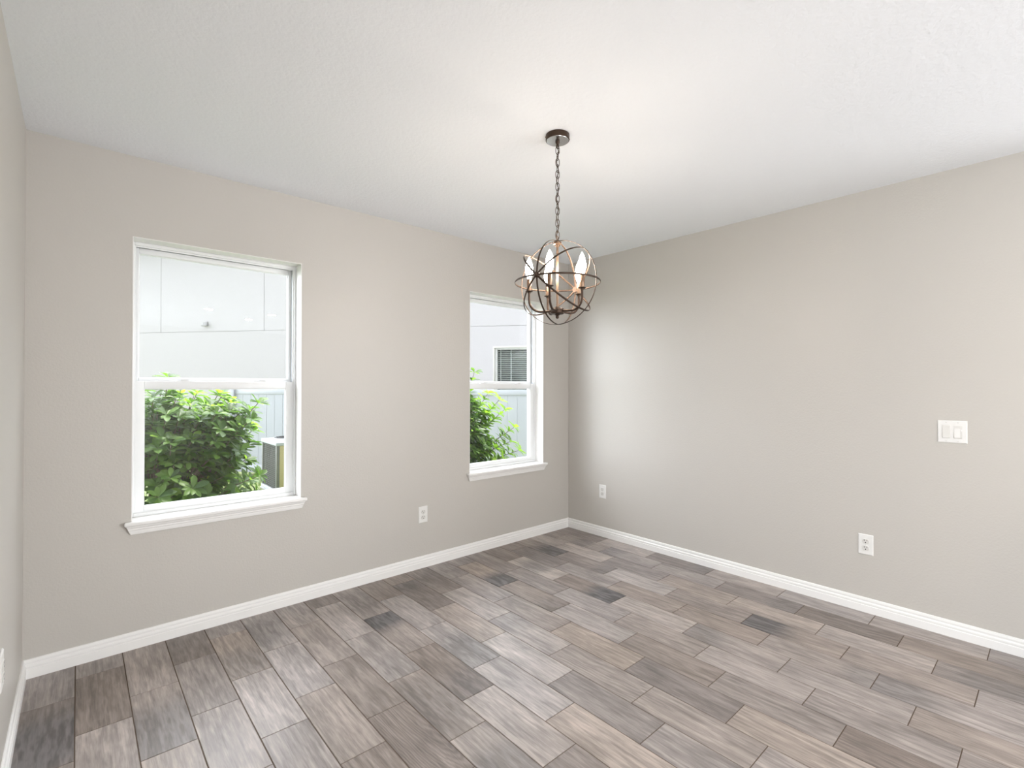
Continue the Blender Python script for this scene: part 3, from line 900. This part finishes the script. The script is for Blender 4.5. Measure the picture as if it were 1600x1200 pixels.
def outlet(label, p, side):
    mm = wall_mtx(p, side)
    t = thing('electrical_outlet', label, 'outlet', p)
    obj('cover_plate', plate_bm(mm, .072, .1165), 'plate', t, smooth=False)
    for dz in (.0195, -.0195):
        bm = bmesh.new()
        pts = []
        for q in range(32):                              # round face with flat top and bottom
            a = 2 * PI * q / 32
            pts.append((.0172 * math.cos(a), max(-.0140, min(.0140, .0172 * math.sin(a)))))
        loft(bm, [[mm @ Vector((x, .0050, z + dz)) for x, z in pts], [mm @ Vector((x, .0078, z + dz)) for x, z in pts], [mm @ Vector((x * .95, .0084, z * .95 + dz)) for x, z in pts]])
        rc = obj('receptacle', bm, 'rocker', t)
        bm = bmesh.new()
        box(bm, (-.0078, .0080, dz + .0008), (-.0052, .0087, dz + .0098), 0, mm)
        box(bm, (.0052, .0080, dz + .0018), (.0074, .0087, dz + .0092), 0, mm)
        lathe(bm, [(.0031, 0), (.0031, .0007), (0, .0007)], mm @ Vector((0, .0080, dz - .0066)), 14, (mm.to_3x3() @ Matrix.Rotation(R(-90), 3, 'X')).to_4x4())
        obj('slot', bm, 'slot', rc, smooth=False)
    screw(mm, 0, 0, t)
    return t
outlet('white outlet low on the window wall, between the two windows', (-1.556, 0, .379), 'back')
outlet('small white outlet on the right wall, close to the room corner', (0, -.400, .389), 'right')
outlet('white outlet low on the right wall, below the light switch', (0, -2.298, .389), 'right')
outlet('white outlet on the left wall, half cut off by the photo edge', (XL, -.836, .400), 'left')

mm = wall_mtx((0, -2.6735, 1.067), 'right')
st = thing('light_switch', 'white double switch plate with rocker and fan dimmer on right wall', 'switch', (0, -2.6735, 1.067))
obj('cover_plate', plate_bm(mm, .117, .1165), 'plate', st, smooth=False)
for sx in (-.023, .023):
    for dz in (.0485, -.0485): screw(mm, sx, dz, st)
bm = bmesh.new(); box(bm, (-.0395, .003, -.0335), (-.0065, .0062, .0335), .0008, mm); obj('switch_bezel', bm, 'rocker', st)
bm = bmesh.new()
loft(bm, [[mm @ Vector(q) for q in ((x, .004, -.031), (x, .0105, -.031), (x, .0085, 0), (x, .0066, .031), (x, .004, .031))] for x in (-.0375, -.0085)])
obj('rocker', bm, 'rocker', st, smooth=False)
bm = bmesh.new(); box(bm, (.0065, .003, -.0335), (.0395, .0066, .0335), .0008, mm); dz_ = obj('switch_bezel', bm, 'rocker', st)
bm = bmesh.new()
loft(bm, [[mm @ Vector(q) for q in ((x, .005, -.030), (x, .0105, -.030), (x, .0088, -.005), (x, .0072, .018), (x, .005, .018))] for x in (.0085, .0315)])
obj('rocker', bm, 'plate', st, smooth=False)
bm = bmesh.new(); box(bm, (.0345, .0060, -.028), (.0370, .0070, .018), 0, mm); obj('dimmer_slot', bm, 'screw', st, smooth=False)
bm = bmesh.new(); box(bm, (.0335, .0062, .004), (.0380, .0110, .012), .0008, mm); obj('dimmer_slider', bm, 'plate', st)
bm = bmesh.new()
for i in range(5): box(bm, (.0100 + i * .0045, .0064, .0245), (.0125 + i * .0045, .0070, .0270), 0, mm)
obj('indicator', bm, 'screw', st, smooth=False)

# ------------------------------------------------------------------ recessed ceiling lights behind the camera (seen mirrored in the window glass)
CANS = [(-1.97, -5.03), (-1.11, -5.02), (-1.25, -5.84), (-0.55, -4.55)]
for x, y in CANS:
    t = thing('recessed_light', 'round recessed ceiling light, lit, mirrored in the window glass', 'ceiling light', (x, y, H), group='recessed ceiling lights')
    bm = bmesh.new(); lathe(bm, [(.060, H - .001), (.062, H - .006), (.085, H - .006), (.090, H - .001), (.090, H), (.060, H)], (x, y, 0), 32); obj('trim_ring', bm, 'trim', t)
    bm = bmesh.new(); lathe(bm, [(.060, H - .001), (.060, H - .004), (0, H - .004)], (x, y, 0), 32); obj('lens', bm, 'can_lens', t)
